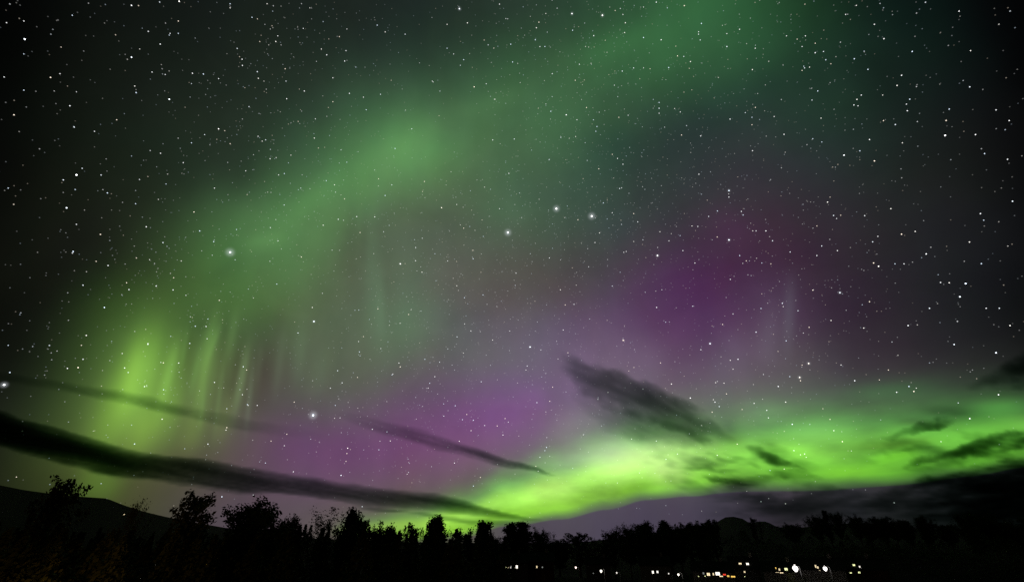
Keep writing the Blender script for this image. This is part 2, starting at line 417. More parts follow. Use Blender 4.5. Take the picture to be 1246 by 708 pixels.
class MB:
    def __init__(self):
        self.v = []; self.f = []

    def box(self, x0, x1, y0, y1, z0, z1):
        n = len(self.v)
        self.v += [(x0,y0,z0),(x1,y0,z0),(x1,y1,z0),(x0,y1,z0),(x0,y0,z1),(x1,y0,z1),(x1,y1,z1),(x0,y1,z1)]
        self.f += [[n+i for i in q] for q in ((0,3,2,1),(4,5,6,7),(0,1,5,4),(1,2,6,5),(2,3,7,6),(3,0,4,7))]
        return self

    def tube(self, pts, radii, seg=6, cap=True):
        n0 = len(self.v)
        pts = [Vector(p) for p in pts]
        for i, p in enumerate(pts):
            d = (pts[min(i+1, len(pts)-1)] - pts[max(i-1, 0)]).normalized()
            a = d.orthogonal().normalized() if i == 0 else (a - d * a.dot(d)).normalized()
            b = d.cross(a)
            for k in range(seg):
                t = 2 * math.pi * k / seg
                self.v.append(tuple(p + (a * math.cos(t) + b * math.sin(t)) * radii[i]))
        for i in range(len(pts) - 1):
            for k in range(seg):
                k2 = (k + 1) % seg
                self.f.append([n0+i*seg+k, n0+i*seg+k2, n0+(i+1)*seg+k2, n0+(i+1)*seg+k])
        if cap:
            self.f.append([n0 + k for k in reversed(range(seg))])
            self.f.append([n0 + (len(pts)-1)*seg + k for k in range(seg)])
        return self

    def build(self, name, material, parent=None, smooth=False):
        return mesh_obj(name, self.v, self.f, material, parent, smooth)


# ------------------------------------------------------------------ terrain
SKYLINE = [(-80,575),(0,590),(30,596),(60,600),(100,604),(130,606),(150,614),(175,622),(200,628),(225,633),(270,641),(330,650),
           (400,656),(500,659),(600,660),(700,660),(760,653),(820,645),(858,641),(872,635),(882,629),(892,628),(905,631),(913,637),
           (922,634),(933,634),(946,641),(980,641),(1000,638),(1040,636),(1090,638),(1110,642),(1125,643.5),(1160,643),(1200,641),
           (1246,641),(1330,640)]
SKA = [azel(*p) for p in SKYLINE]
FLOOR = -8.0


def sstep(a, b, x):
    t = min(max((x - a) / (b - a), 0), 1)
    return t * t * (3 - 2 * t)


def ridge(az):
    R = 1500 + (620 - 1500) * sstep(-20, 12, az)
    xs = [a for a, _ in SKA]
    if az <= xs[0] or az >= xs[-1]:
        e = SKA[0][1] if az <= xs[0] else SKA[-1][1]
        k = min(1, max(0, (min(abs(az - xs[0]), abs(az - xs[-1]))) / 40))
        e = e * (1 - k) + 2.0 * k
        if az >= xs[-1] and az > 0:
            k2 = sstep(60, 175, az); R = R * (1 - k2) + 1500 * k2
    else:
        e = float(np.interp(az, xs, [b for _, b in SKA]))
    return R, e


def ground(x, y):
    r = math.hypot(x, y)
    az = math.degrees(math.atan2(x, y))
    z = FLOOR * sstep(4, 90, r)
    if r > 165:
        R, e = ridge(az)
        zr = EYE + R * math.tan(math.radians(e))
        t = (r - 165) / (R - 165)
        if t <= 1:
            z = FLOOR + (zr - FLOOR) * (t * 0.86 + 0.14 * t * t)
        else:
            z = zr * max(0.35, 1 - 0.5 * (t - 1))
    bump = mnoise.noise(Vector((x * 0.03, y * 0.03, 0.3))) * min(1.0, r / 60) * 0.5
    return z + (bump if r < 500 else 0)


def at(px, py, dist):
    """point at horizontal distance dist seen along the photograph direction"""
    d = ray(px, py); k = dist / math.hypot(d.x, d.y)
    return Vector((d.x * k, d.y * k, EYE + d.z * k))


def terrain(name, radii, azs, material):
    V = []; Fc = []
    for r in radii:
        for a in azs:
            x = r * math.sin(math.radians(a)); y = r * math.cos(math.radians(a))
            V.append((x, y, ground(x, y)))
    n = len(azs)
    for i in range(len(radii) - 1):
        for j in range(n):
            j2 = (j + 1) % n
            Fc.append((i*n+j, i*n+j2, (i+1)*n+j2, (i+1)*n+j))
    return mesh_obj(name, V, Fc, material, None, True)


azs = [a * 0.4 for a in range(-170, 171)] + [70 + 5 * k for k in range(1, 44)]
azs = sorted(set(round(a, 3) for a in azs if a < 288))
near_r = [0.5, 3, 6, 10, 15, 20, 26, 33, 40, 50, 60, 70, 80, 90, 105, 120, 135, 150, 165]
far_r = [165, 180, 195, 210, 230, 260, 300, 350, 410, 480, 560, 600, 619, 621, 640, 680, 740, 820, 920, 1050, 1200, 1350, 1450, 1499, 1501, 1560, 1700, 2000, 2600, 3400, 5000, 9000]
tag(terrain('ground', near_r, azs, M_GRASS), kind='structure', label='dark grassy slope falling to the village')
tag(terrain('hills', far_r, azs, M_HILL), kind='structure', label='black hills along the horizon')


# ------------------------------------------------------------------ trees (unit height prototypes)
def tree_meshes(seed, style):
    """style: dense, sparse, spire, round, twiggy -> (trunk mesh, crown mesh), height 1"""
    r = random.Random(seed)
    S = dict(dense=(44, 0.30, 0.20, 110, 0.017, 1.0), sparse=(26, 0.24, 0.22, 48, 0.020, 1.1), spire=(44, 0.16, 0.14, 90, 0.016, 1.5),
             round=(52, 0.40, 0.26, 100, 0.016, 0.7), twiggy=(36, 0.30, 0.16, 30, 0.012, 1.2))[style]
    nb_, wid, start, nleaf, ls, upr = S
    mb = MB()
    lean = Vector((r.uniform(-.04, .04), r.uniform(-.04, .04), 0))
    wob = [Vector((r.uniform(-.012, .012), r.uniform(-.012, .012), 0)) for _ in range(9)]
    tp = [Vector((0, 0, 0.93 * i / 8)) + lean * (i / 8) + wob[i] * (i > 0) for i in range(9)]
    mb.tube(tp, [0.017 * (1 - 0.11 * i) + 0.0012 for i in range(9)], 7)

    def trunk_at(t):
        f = t / 0.93 * 8; i = min(7, int(f)); return tp[i].lerp(tp[i+1], f - i)
    clumps = []
    for b in range(nb_):
        t = start + (0.92 - start) * ((b + r.random()) / nb_)
        p0 = trunk_at(min(t, 0.92))
        prof_ = math.sin(math.pi * min(1, max(0.08, ((t - start) / (1 - start)) ** 0.75 * 0.86 + 0.12))) ** 0.7
        if style == 'spire': prof_ = (1 - (t - start) / (1.02 - start)) ** 0.6
        L = wid * prof_ * r.uniform(0.55, 1.25)
        ang = b * 2.399 + r.uniform(-.5, .5)
        d = Vector((math.cos(ang), math.sin(ang), upr * r.uniform(0.5, 1.25))).normalized()
        pts = [p0]
        q = p0.copy(); dd = d.copy()
        for s in range(4):
            dd = (dd + Vector((r.uniform(-.18, .18), r.uniform(-.18, .18), r.uniform(-.05, .28)))).normalized()
            q = q + dd * L / 3.4
            pts.append(q.copy())
        r0 = 0.0055 * (1.1 - t)
        mb.tube(pts, [r0, r0 * .8, r0 * .6, r0 * .4, r0 * .18], 4, False)
        for s in (1, 2, 3, 4):
            for k in range(2 if s > 1 else 1):
                tw = (Vector((r.uniform(-1, 1), r.uniform(-1, 1), r.uniform(0.1, 1.2)))).normalized()
                e = pts[s] + tw * L * r.uniform(0.16, 0.36)
                mb.tube([pts[s], e], [r0 * .35, r0 * .1], 3, False)
                clumps.append((e, pts[s])); 
            clumps.append((pts[s], pts[s-1]))
    clumps.append((tp[8] + Vector((0, 0, .05)), tp[7])); clumps.append((tp[8], tp[7]))
    # leaves
    V = []; Fc = []
    for c, base in clumps:
        if r.random() < (0.12 if style in ('dense', 'round', 'spire') else 0.3): continue
        spread = r.uniform(0.014, 0.034) * (1.15 if style in ('dense', 'round') else 0.8)
        n = int(nleaf * r.uniform(0.35, 0.8) * 0.62)
        ax = (c - base)
        for i in range(n):
            u = r.random()
            cl = lambda q: max(-1.5, min(1.5, r.gauss(0, .8)))
            g = c - ax * u * 0.6 + Vector((cl(0), cl(0), cl(0) * 1.3)) * spread
            s = ls * r.uniform(0.45, 0.95)
            a = Vector((r.gauss(0, 1), r.gauss(0, 1), r.gauss(0, 1))).normalized()
            bb = a.orthogonal().normalized(); cc = a.cross(bb)
            n0 = len(V)
            V += [g + bb * s, g + cc * s * .6, g - bb * s, g - cc * s * .6]
            Fc.append((n0, n0+1, n0+2, n0+3))
    tm = bpy.data.meshes.new(style + ' trunk'); tm.from_pydata([tuple(v) for v in mb.v], [], mb.f); tm.update()
    cm = bpy.data.meshes.new(style + ' crown'); cm.from_pydata([tuple(v) for v in V], [], Fc); cm.update()
    zs = max(v[2] for v in V)
    for me in (tm, cm):
        for v in me.vertices: v.co /= zs
    xs = [abs(v[0]) for v in V] + [abs(v[1]) for v in V]
    xs.sort(); wd = 2 * xs[int(len(xs) * 0.985)] / zs
    return tm, cm, wd


PROTO = {}
for st_, ns in (('dense', 3), ('sparse', 3), ('spire', 2), ('round', 3), ('twiggy', 2)):
    PROTO[st_] = [tree_meshes(17 * i + hash_ , st_) for i, hash_ in zip(range(ns), (101, 202, 303))]
_cm = {}


def tree(px, py, wpx, dist, style, var, label, leaf=M_LEAF, name='tree', cat='tree', group='trees along the skyline', wide=1.0):
    """a tree whose tip stands at the photograph direction (px, py), rooted in the ground"""
    tip = at(px, py, dist)
    gz = ground(tip.x, tip.y) - 0.1
    Ht = tip.z - gz
    ppm = F / (dist * math.cos(PITCH))          # rough pixels per metre low in the frame
    d = ray(px, py); dep = (d.y * math.cos(PITCH) + d.z * math.sin(PITCH)) / math.hypot(d.x, d.y) * dist
    Wt = wpx * dep / F
    tm, cm, wd = PROTO[style][var % len(PROTO[style])]
    e = empty(name, (tip.x, tip.y, gz), rnd.uniform(0, 6.28))
    tag(e, label, cat, group)
    key = (cm.name, leaf.name)
    if key not in _cm:
        c2 = cm.copy(); c2.materials.append(leaf); _cm[key] = c2
        if not tm.materials: tm.materials.append(M_BARK)
    sxy = Wt / wd * wide
    for nm, me in (('trunk', tm), ('crown', _cm[key])):
        o = bpy.data.objects.new(nm, me); COL.objects.link(o); o.parent = e
        o.scale = (sxy, sxy, Ht) if nm == 'crown' else (sxy, sxy, Ht)
    return e


# px, top y, crown width px, distance, style, variant, leaf, label
TREES = [
    (80, 577, 42, 62, 'sparse', 0, M_LEAF3, 'autumn brown tree with sparse leaves farthest left above the hill line', 'birch_tree'),
    (172, 603, 30, 66, 'twiggy', 0, M_LEAF3, 'small bare-topped sapling poking over the sloping left hill', 'birch_tree'),
    (248, 595, 46, 58, 'sparse', 1, M_LEAF2, 'thin open-crowned tree standing alone left of the big dense tree', 'birch_tree'),
    (316, 600, 66, 60, 'dense', 0, M_LEAF, 'broad dense tree, tallest of the left half, under the cloud streak', 'willow_tree'),
    (356, 624, 38, 66, 'dense', 1, M_LEAF2, 'dark bushy tree just right of the broad dense tree', 'willow_tree'),
    (404, 615, 50, 64, 'twiggy', 1, M_LEAF2, 'feathery fine-twigged tree before the narrow dark spire', 'birch_tree'),
    (428, 616, 26, 68, 'spire', 0, M_LEAF, 'narrow dark spire at the end of the feathery tree', 'poplar_tree'),
    (441, 621, 22, 72, 'sparse', 2, M_LEAF, 'slim tree with gaps right beside the narrow dark spire', 'birch_tree'),
    (466, 632, 34, 70, 'dense', 2, M_LEAF, 'low spiky-topped tree under the end of the cloud streak', 'willow_tree'),
    (484, 643, 18, 74, 'sparse', 0, M_LEAF, 'short sprig-like tree in a dip against yellow green glow', 'birch_tree'),
    (501, 634, 22, 74, 'sparse', 1, M_LEAF, 'small lollipop-topped tree against yellow green glow', 'birch_tree'),
    (516, 641, 16, 78, 'twiggy', 0, M_LEAF, 'thin bush hugging the left flank of the twin-peaked tree', 'birch_tree'),
    (526, 628, 22, 76, 'spire', 1, M_LEAF, 'left peak of the dense pair at the brightest yellow glow', 'poplar_tree'),
    (537, 625, 24, 77, 'spire', 0, M_LEAF, 'right and taller peak of the dense pair at the yellow glow', 'poplar_tree'),
    (556, 640, 30, 80, 'twiggy', 1, M_LEAF, 'bare leaning branches right of the dense pair', 'birch_tree'),
    (572, 640, 22, 84, 'sparse', 2, M_LEAF, 'small loose tree left of the pointed tree under green glow', 'birch_tree'),
    (586, 632, 26, 84, 'spire', 1, M_LEAF, 'pointed tree under the left end of the green band', 'poplar_tree'),
    (601, 645, 20, 90, 'dense', 0, M_LEAF, 'low rounded tree before the gap in the treeline', 'willow_tree'),
    (625, 634, 22, 186, 'spire', 0, M_LEAF, 'left horn of the two-horned tree above the row of lit windows', 'poplar_tree'),
    (638, 633, 20, 188, 'spire', 1, M_LEAF, 'right horn of the two-horned tree above the row of lit windows', 'poplar_tree'),
    (656, 639, 26, 190, 'round', 0, M_LEAF, 'round-headed tree right of the two-horned tree', 'willow_tree'),
    (680, 655, 28, 192, 'dense', 1, M_LEAF2, 'low tree filling the dip in the middle of the skyline', 'willow_tree'),
    (703, 647, 34, 186, 'sparse', 0, M_LEAF2, 'loose medium tree in the centre dip, left of the two small ones', 'birch_tree'),
    (722, 653, 20, 188, 'twiggy', 0, M_LEAF2, 'thin small tree just right of the loose centre tree', 'birch_tree'),
    (733, 660, 22, 184, 'sparse', 1, M_LEAF, 'shortest tree beside the tall wall of trees', 'birch_tree'),
    (744, 643, 20, 180, 'sparse', 2, M_LEAF, 'leading low tree at the left edge of the tall wood', 'birch_tree'),
    (762, 635, 36, 182, 'round', 1, M_LEAF, 'broad round tree in the tall wood under the grey gap', 'willow_tree'),
    (783, 631, 34, 186, 'dense', 0, M_LEAF, 'highest bushy tree of the tall wood under the green band', 'willow_tree'),
    (796, 639, 24, 190, 'round', 2, M_LEAF, 'rounded shoulder tree right of the highest bushy tree', 'willow_tree'),
    (809, 632, 20, 196, 'spire', 0, M_LEAF, 'upright pointed tree in the middle of the tall wood', 'poplar_tree'),
    (822, 638, 26, 198, 'dense', 1, M_LEAF, 'bushy tree right of the upright pointed tree', 'willow_tree'),
    (836, 634, 22, 200, 'sparse', 0, M_LEAF, 'open tree left of the two last tall ones before the knoll', 'birch_tree'),
    (850, 632, 26, 202, 'dense', 2, M_LEAF, 'first of the two last tall trees before the rounded knoll', 'willow_tree'),
    (865, 630, 22, 205, 'sparse', 1, M_LEAF, 'last tall tree touching the rounded knoll', 'birch_tree'),
    (913, 628, 9, 320, 'sparse', 2, M_LEAF, 'tiny pointed tree in the notch between the two knolls', 'birch_tree'),
    (922, 632, 10, 330, 'twiggy', 0, M_LEAF, 'tiny wispy tree on the second knoll', 'birch_tree'),
    (961, 634, 24, 330, 'round', 0, M_LEAF, 'low round tree between the knolls and the dark cluster', 'willow_tree'),
    (989, 624, 20, 320, 'round', 1, M_LEAF, 'dense round tree left of the slender double-stemmed tree', 'willow_tree'),
    (1001, 620, 8, 320, 'spire', 1, M_LEAF, 'slender column tree between two rounder trees on the right hill', 'poplar_tree'),
    (1013, 620, 17, 322, 'round', 2, M_LEAF, 'tall oval tree right of the slender column tree', 'willow_tree'),
    (1037, 624, 19, 325, 'round', 0, M_LEAF, 'domed tree alone right of the tall oval tree', 'willow_tree'),
    (1052, 633, 18, 330, 'dense', 0, M_LEAF, 'low bump of a tree after the domed tree', 'willow_tree'),
    (1068, 627, 22, 328, 'dense', 2, M_LEAF, 'spiky tree midway along the right hilltop', 'willow_tree'),
    (1082, 630, 20, 326, 'round', 1, M_LEAF, 'round tree joined to the spiky hilltop tree', 'willow_tree'),
    (1098, 631, 18, 324, 'dense', 1, M_LEAF, 'flat-topped tree at the end of the hilltop clump', 'willow_tree'),
    (1118, 625, 17, 322, 'dense', 0, M_LEAF, 'isolated upright tree left of the lowest dip on the right', 'willow_tree'),
    (1147, 634, 24, 320, 'round', 2, M_LEAF, 'small mound-like tree in the lowest dip on the right', 'willow_tree'),
    (1172, 622, 26, 250, 'dense', 1, M_LEAF, 'big dark tree at the left of the far right wood', 'willow_tree'),
    (1188, 619, 32, 252, 'round', 0, M_LEAF, 'largest round tree of the far right wood', 'willow_tree'),
    (1210, 628, 30, 255, 'round', 1, M_LEAF, 'lower round tree sloping down from the largest far right tree', 'willow_tree'),
    (1228, 634, 22, 258, 'dense', 2, M_LEAF, 'small tree near the right edge of the view', 'willow_tree'),
    (1244, 627, 22, 260, 'sparse', 1, M_LEAF, 'tree cut by the right edge of the view', 'birch_tree'),
]
for (px, py, w, dist, sty, var, leaf, lab, nm) in TREES:
    tree(px, py, w * 1.15, dist, sty, var, lab, leaf, nm, 'tree', 'trees along the skyline')


# the black woodland mass under the skyline: too many stems to count
def woodland(name, label, spots, leaf):
    V = []; Fc = []
    r = random.Random(5)
    for (x, y, rad, hgt) in spots:
        z0 = ground(x, y)
        nl = int(420 * min(2.2, rad * hgt / 6))
        for i in range(nl):
            a = r.uniform(0, 6.283); q = math.sqrt(r.random()); t = r.random()
            lump = 0.75 + 0.35 * mnoise.noise(Vector((x + math.cos(a) * 1.7, y + math.sin(a) * 1.7, t * 3)))
            rr = rad * q * lump * max(0.04, 1 - t ** 2.2)
            p = Vector((x + math.cos(a) * rr, y + math.sin(a) * rr, z0 + t * hgt + 0.1))
            s = r.uniform(0.12, 0.26)
            n_ = Vector((r.gauss(0, 1), r.gauss(0, 1), r.gauss(0, 1))).normalized()
            b = n_.orthogonal().normalized(); c = n_.cross(b); n0 = len(V)
            V += [p + b * s, p + c * s * .6, p - b * s, p - c * s * .6]; Fc.append((n0, n0+1, n0+2, n0+3))
    o = mesh_obj(name, V, Fc, leaf)
    return tag(o, label, None, None, 'stuff')


r2 = random.Random(9)
spots = []
for i in range(84):     # left half, a belt of scrub below the near trees
    px = -20 + 640 * (i + r2.random()) / 84
    dist = r2.uniform(52, 95)
    topy = np.interp(px, [0, 150, 260, 330, 400, 620], [640, 645, 648, 642, 645, 652]) + r2.uniform(-5, 12)
    t_ = at(px, topy, dist); h_ = t_.z - ground(t_.x, t_.y)
    spots.append((t_.x, t_.y, r2.uniform(1.3, 3.2), h_))
tag(woodland('undergrowth', 'black scrub filling the slope below the left treeline', spots, M_LEAF2))
spots = []
for i in range(60):     # right half, behind the village
    px = 605 + 660 * (i + r2.random()) / 60
    dist = r2.uniform(190, 235)
    topy = np.interp(px, [600, 740, 760, 860, 960, 1246], [658, 655, 645, 644, 655, 652]) + r2.uniform(-4, 9)
    t_ = at(px, topy, dist); h_ = max(1.5, t_.z - ground(t_.x, t_.y))
    spots.append((t_.x, t_.y, r2.uniform(5, 8), h_))
tag(woodland('undergrowth', 'black woodland filling the hillside behind the village lights', spots, M_LEAF))


# ------------------------------------------------------------------ village
def house(px, dist, w, dep, wall_h, wall_m, label, windows, name='house', roof_h=2.2, door=None, group='houses in the valley', chimney=True):
    """front faces the camera; windows: (px, py, width, height, material)"""
    c = at(px, 690, dist); g = min(ground(c.x, c.y), ground(c.x * 1.03, c.y * 1.03)) - 0.15
    az = math.atan2(c.x, c.y)
    e = empty(name, (c.x, c.y, g), -az)
    tag(e, label, 'house', group)
    wl = MB(); x0, x1 = -w / 2, w / 2
    wl.box(x0, x1, 0, dep, 0, wall_h)
    n = len(wl.v)     # gables
    wl.v += [(x0, 0.002, wall_h), (x0, dep - .002, wall_h), (x0, dep / 2, wall_h + roof_h), (x1, 0.002, wall_h), (x1, dep - .002, wall_h), (x1, dep / 2, wall_h + roof_h)]
    wl.f += [[n, n+2, n+1], [n+3, n+4, n+5]]
    wl.build('wall', wall_m, e)
    k = roof_h / (dep / 2); o_ = 0.4
    rf = MB(); th = 0.15
    for sy in (0, 1):
        ys = [-o_, dep / 2] if sy == 0 else [dep + o_, dep / 2]
        n = len(rf.v)
        for x in (x0 - o_, x1 + o_):
            for dz in (0.03, 0.03 + th):
                rf.v += [(x, ys[0], wall_h - o_ * k + dz), (x, ys[1], wall_h + roof_h + dz)]
        # idx: x0:(0 eave low,1 ridge low,2 eave hi,3 ridge hi) x1: 4..7
        rf.f += [[n+a for a in q] for q in ((0,1,5,4),(2,6,7,3),(0,4,6,2),(1,3,7,5),(0,2,3,1),(4,5,7,6))]
    ro = rf.build('roof', M_ROOF, e)
    if chimney:
        cb_ = MB().box(w * .22, w * .22 + .7, dep / 2 - .35, dep / 2 + .35, wall_h + roof_h * .6, wall_h + roof_h + .9)
        cb_.box(w * .22 - .08, w * .22 + .78, dep / 2 - .43, dep / 2 + .43, wall_h + roof_h + .9, wall_h + roof_h + 1.02)
        cb_.build('chimney', M_STONE, ro)
    for (wx, wy, ww, wh, mt) in windows:
        ww, wh = ww * .8, wh * .72
        d = ray(wx, wy); a = math.atan2(d.x, d.y) - az
        lx = dist * math.tan(a); hd = dist / math.cos(a)
        lz = EYE + d.z / math.hypot(d.x, d.y) * hd - g
        fr = MB(); b = 0.07
        fr.box(lx-ww/2-b, lx+ww/2+b, -.06, -.003, lz+wh/2, lz+wh/2+b); fr.box(lx-ww/2-b, lx+ww/2+b, -.10, -.003, lz-wh/2-b, lz-wh/2)
        fr.box(lx-ww/2-b, lx-ww/2, -.06, -.003, lz-wh/2, lz+wh/2); fr.box(lx+ww/2, lx+ww/2+b, -.06, -.003, lz-wh/2, lz+wh/2)
        fr.box(lx-.03, lx+.03, -.055, -.032, lz-wh/2, lz+wh/2)
        fo = fr.build('window', M_FRAME, e)
        MB().box(lx-ww/2, lx+ww/2, -.03, -.004, lz-wh/2, lz+wh/2).build('pane', mt, fo)
    if door is not None:
        do = MB().box(door-.5, door+.5, -.05, -.003, 0.15, 2.25).build('door', M_DOOR, e)
        MB().box(door+.32, door+.42, -.12, -.052, 1.1, 1.16).build('handle', M_STEEL, do)
    return e


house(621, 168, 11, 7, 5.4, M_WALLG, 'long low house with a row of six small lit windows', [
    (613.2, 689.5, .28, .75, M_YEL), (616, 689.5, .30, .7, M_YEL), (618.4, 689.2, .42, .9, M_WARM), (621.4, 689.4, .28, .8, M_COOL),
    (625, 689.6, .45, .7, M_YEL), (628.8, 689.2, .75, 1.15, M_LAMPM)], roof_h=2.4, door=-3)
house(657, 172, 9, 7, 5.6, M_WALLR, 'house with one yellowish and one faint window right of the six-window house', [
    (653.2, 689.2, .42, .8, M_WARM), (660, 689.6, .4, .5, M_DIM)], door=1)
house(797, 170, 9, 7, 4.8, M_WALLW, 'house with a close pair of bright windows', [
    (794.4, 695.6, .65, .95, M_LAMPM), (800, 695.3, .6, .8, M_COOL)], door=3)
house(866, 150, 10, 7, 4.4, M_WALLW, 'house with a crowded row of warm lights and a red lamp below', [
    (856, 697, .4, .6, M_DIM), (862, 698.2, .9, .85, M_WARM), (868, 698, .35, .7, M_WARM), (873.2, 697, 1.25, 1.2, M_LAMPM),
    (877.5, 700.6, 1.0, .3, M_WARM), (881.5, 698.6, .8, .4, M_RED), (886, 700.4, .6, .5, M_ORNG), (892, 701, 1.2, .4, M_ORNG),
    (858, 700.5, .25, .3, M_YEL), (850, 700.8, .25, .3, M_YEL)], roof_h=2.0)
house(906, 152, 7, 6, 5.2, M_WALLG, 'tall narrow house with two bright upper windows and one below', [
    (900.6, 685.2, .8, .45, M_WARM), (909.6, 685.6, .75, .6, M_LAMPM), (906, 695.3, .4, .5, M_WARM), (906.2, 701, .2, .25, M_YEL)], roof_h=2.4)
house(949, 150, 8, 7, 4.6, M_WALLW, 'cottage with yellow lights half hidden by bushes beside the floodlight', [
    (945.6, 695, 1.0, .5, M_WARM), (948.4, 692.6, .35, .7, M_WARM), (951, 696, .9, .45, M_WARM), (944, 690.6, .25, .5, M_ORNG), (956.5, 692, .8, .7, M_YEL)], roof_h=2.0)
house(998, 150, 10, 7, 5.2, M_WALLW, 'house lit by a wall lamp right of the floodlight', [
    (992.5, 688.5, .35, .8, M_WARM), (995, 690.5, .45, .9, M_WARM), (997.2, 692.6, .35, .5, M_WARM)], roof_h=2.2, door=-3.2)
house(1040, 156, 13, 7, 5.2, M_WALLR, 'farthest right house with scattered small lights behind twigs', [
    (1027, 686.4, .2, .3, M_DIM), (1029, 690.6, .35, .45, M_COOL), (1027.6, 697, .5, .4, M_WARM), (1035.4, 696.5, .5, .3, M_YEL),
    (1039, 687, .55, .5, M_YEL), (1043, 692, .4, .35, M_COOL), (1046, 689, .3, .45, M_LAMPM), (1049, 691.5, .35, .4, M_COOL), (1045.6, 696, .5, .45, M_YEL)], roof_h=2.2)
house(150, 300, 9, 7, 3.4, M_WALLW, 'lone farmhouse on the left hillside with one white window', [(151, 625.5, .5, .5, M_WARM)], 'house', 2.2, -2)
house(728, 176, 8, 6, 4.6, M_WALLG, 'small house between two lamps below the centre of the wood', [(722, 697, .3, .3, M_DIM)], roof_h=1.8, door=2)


def lamp(px, py, dist, mt, label, head=0.32, energy=0, col=(1, .9, .78), reach=0.9, group='street lamps in the valley'):
    p = at(px, py, dist); g = ground(p.x, p.y)
    e = empty('street_lamp', (p.x, p.y, g - .1), -math.atan2(p.x, p.y))
    tag(e, label, 'street lamp', group)
    hz = p.z - g + .1
    MB().tube([(reach, 0, 0), (reach, 0, .5), (reach, 0, .5), (reach, 0, hz + .25)], [.13, .13, .08, .05], 8).build('pole', M_STEEL, e)
    MB().tube([(reach, 0, hz + .1), (reach * .6, 0, hz + .42), (0, 0, hz + .40)], [.04, .035, .03], 6).build('arm', M_STEEL, e)
    hd = MB().tube([(0, 0, hz + head * .5), (0, 0, hz + head * .5 + .10), (0, 0, hz + head*.5 + .16)], [head * 1.2, head * 1.0, head * .3], 12).build('lamp_head', M_STEEL, e)
    b = MB(); k = 6
    b.tube([(0, 0, hz - 1.45 * head + 2.5 * head * i / k - head * .08) for i in range(k + 1)], [max(.02, head * math.sin(math.pi * (i + .35) / (k + .7))) for i in range(k + 1)], 12)
    b.build('bulb', mt, hd, True)
    if energy:
        L = bpy.data.lights.new('lamp_light', 'POINT'); L.energy = energy; L.color = col; L.shadow_soft_size = head
        lo = bpy.data.objects.new('lamp_light', L); COL.objects.link(lo); lo.parent = e; lo.location = (0, -head - .25, hz - head - .1)
    return e


lamp(700.6, 689.5, 160, M_LAMPP, 'pinkish dot lamp alone below the middle of the treeline', .26)
lamp(731.3, 693.6, 150, M_LAMPM, 'white street lamp left of the faint window below the tall wood', .34, 12)
lamp(750.4, 696, 158, M_LAMPD, 'faint grey lamp right of the white street lamp', .2)
lamp(813.6, 697, 155, M_LAMPD, 'tiny dim lamp just right of the pair of bright windows', .16)
lamp(825.4, 698, 148, M_LAMPM, 'small white lamp between the paired windows and the warm row', .27, 12)
lamp(967.5, 690, 140, M_LAMPW, 'brightest floodlight glaring white among the houses', .58, 25, (1, .9, .86))
lamp(1003.8, 690.4, 141, M_LAMPW, 'second brightest lamp glaring right of the floodlight', .42, 10, (1, .9, .86))
lamp(189, 687, 110, M_LAMPD, 'dim lamp low in the black slope on the left', .14)
lamp(170, 703, 100, M_LAMPD, 'dimmest lamp at the bottom edge on the left', .12)

lamp(22, 724, 46, M_AMB, 'amber lamp behind the trees at the lower left corner', .10, 240, (1, .55, .18))


def bush(px, py, dist, wpx, hgt, label, leaf=M_LEAF2):
    t_ = at(px, py, dist); g = ground(t_.x, t_.y) - .05
    e = empty('bush', (t_.x, t_.y, g)); tag(e, label, 'bush', 'bushes lit by the village lamps')
    H = max(.8, t_.z - g)
    V = []; Fc = []; r = random.Random(int(px * 7 + py)); rad = wpx * dist / F / 2 * 0.93
    st_ = MB()
    for k in range(9):
        a = r.uniform(0, 6.28); rr = r.uniform(.3, .8) * rad
        tip = Vector((math.cos(a) * rr, math.sin(a) * rr, H * r.uniform(.6, .98)))
        st_.tube([(0, 0, 0), tip * .5 + Vector((0, 0, H * .1)), tip], [.035, .02, .008], 5)
        for i in range(90):
            t = r.uniform(.3, 1.0)
            p = tip * t + Vector((r.gauss(0, rad * .22), r.gauss(0, rad * .22), r.gauss(0, H * .09)))
            p.z = max(.05, p.z); s = r.uniform(.06, .13)
            n_ = Vector((r.gauss(0, 1), r.gauss(0, 1), r.gauss(0, 1))).normalized(); b = n_.orthogonal().normalized(); c = n_.cross(b); n0 = len(V)
            V += [p + b * s, p + c * s * .6, p - b * s, p - c * s * .6]; Fc.append((n0, n0+1, n0+2, n0+3))
    st_.build('stems', M_BARK, e); mesh_obj('foliage', V, Fc, leaf, e)
    return e


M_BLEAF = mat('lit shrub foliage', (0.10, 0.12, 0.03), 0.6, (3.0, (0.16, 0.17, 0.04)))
bush(947, 696, 138, 20, 3, 'yellow green bush catching light left of the floodlight', M_BLEAF)
bush(975, 698, 137, 16, 3, 'bush glowing pinkish under the brightest floodlight', M_BLEAF)
bush(1006, 699, 138, 16, 3, 'dim green bush under the second brightest lamp', M_BLEAF)
bush(960, 691, 143, 10, 3, 'small yellowish bush close beside the floodlight pole', M_BLEAF)
bush(795, 705, 140, 14, 3, 'olive bush below the pair of bright windows', M_BLEAF)
bush(825, 704, 138, 18, 3, 'lit bush at the bottom below the small white lamp', M_BLEAF)
bush(850, 703, 143, 14, 3, 'bush at the left end of the row of warm lights', M_BLEAF)
bush(884, 701.5, 142, 16, 3, 'leafy bush screening the amber end of the row of warm lights', M_BLEAF)
bush(864, 702, 142, 14, 3, 'bush under the middle of the row of warm lights', M_BLEAF)
bush(1036, 693, 150, 24, 3, 'twiggy bush in front of the scattered lights of the farthest right house', M_LEAF2)

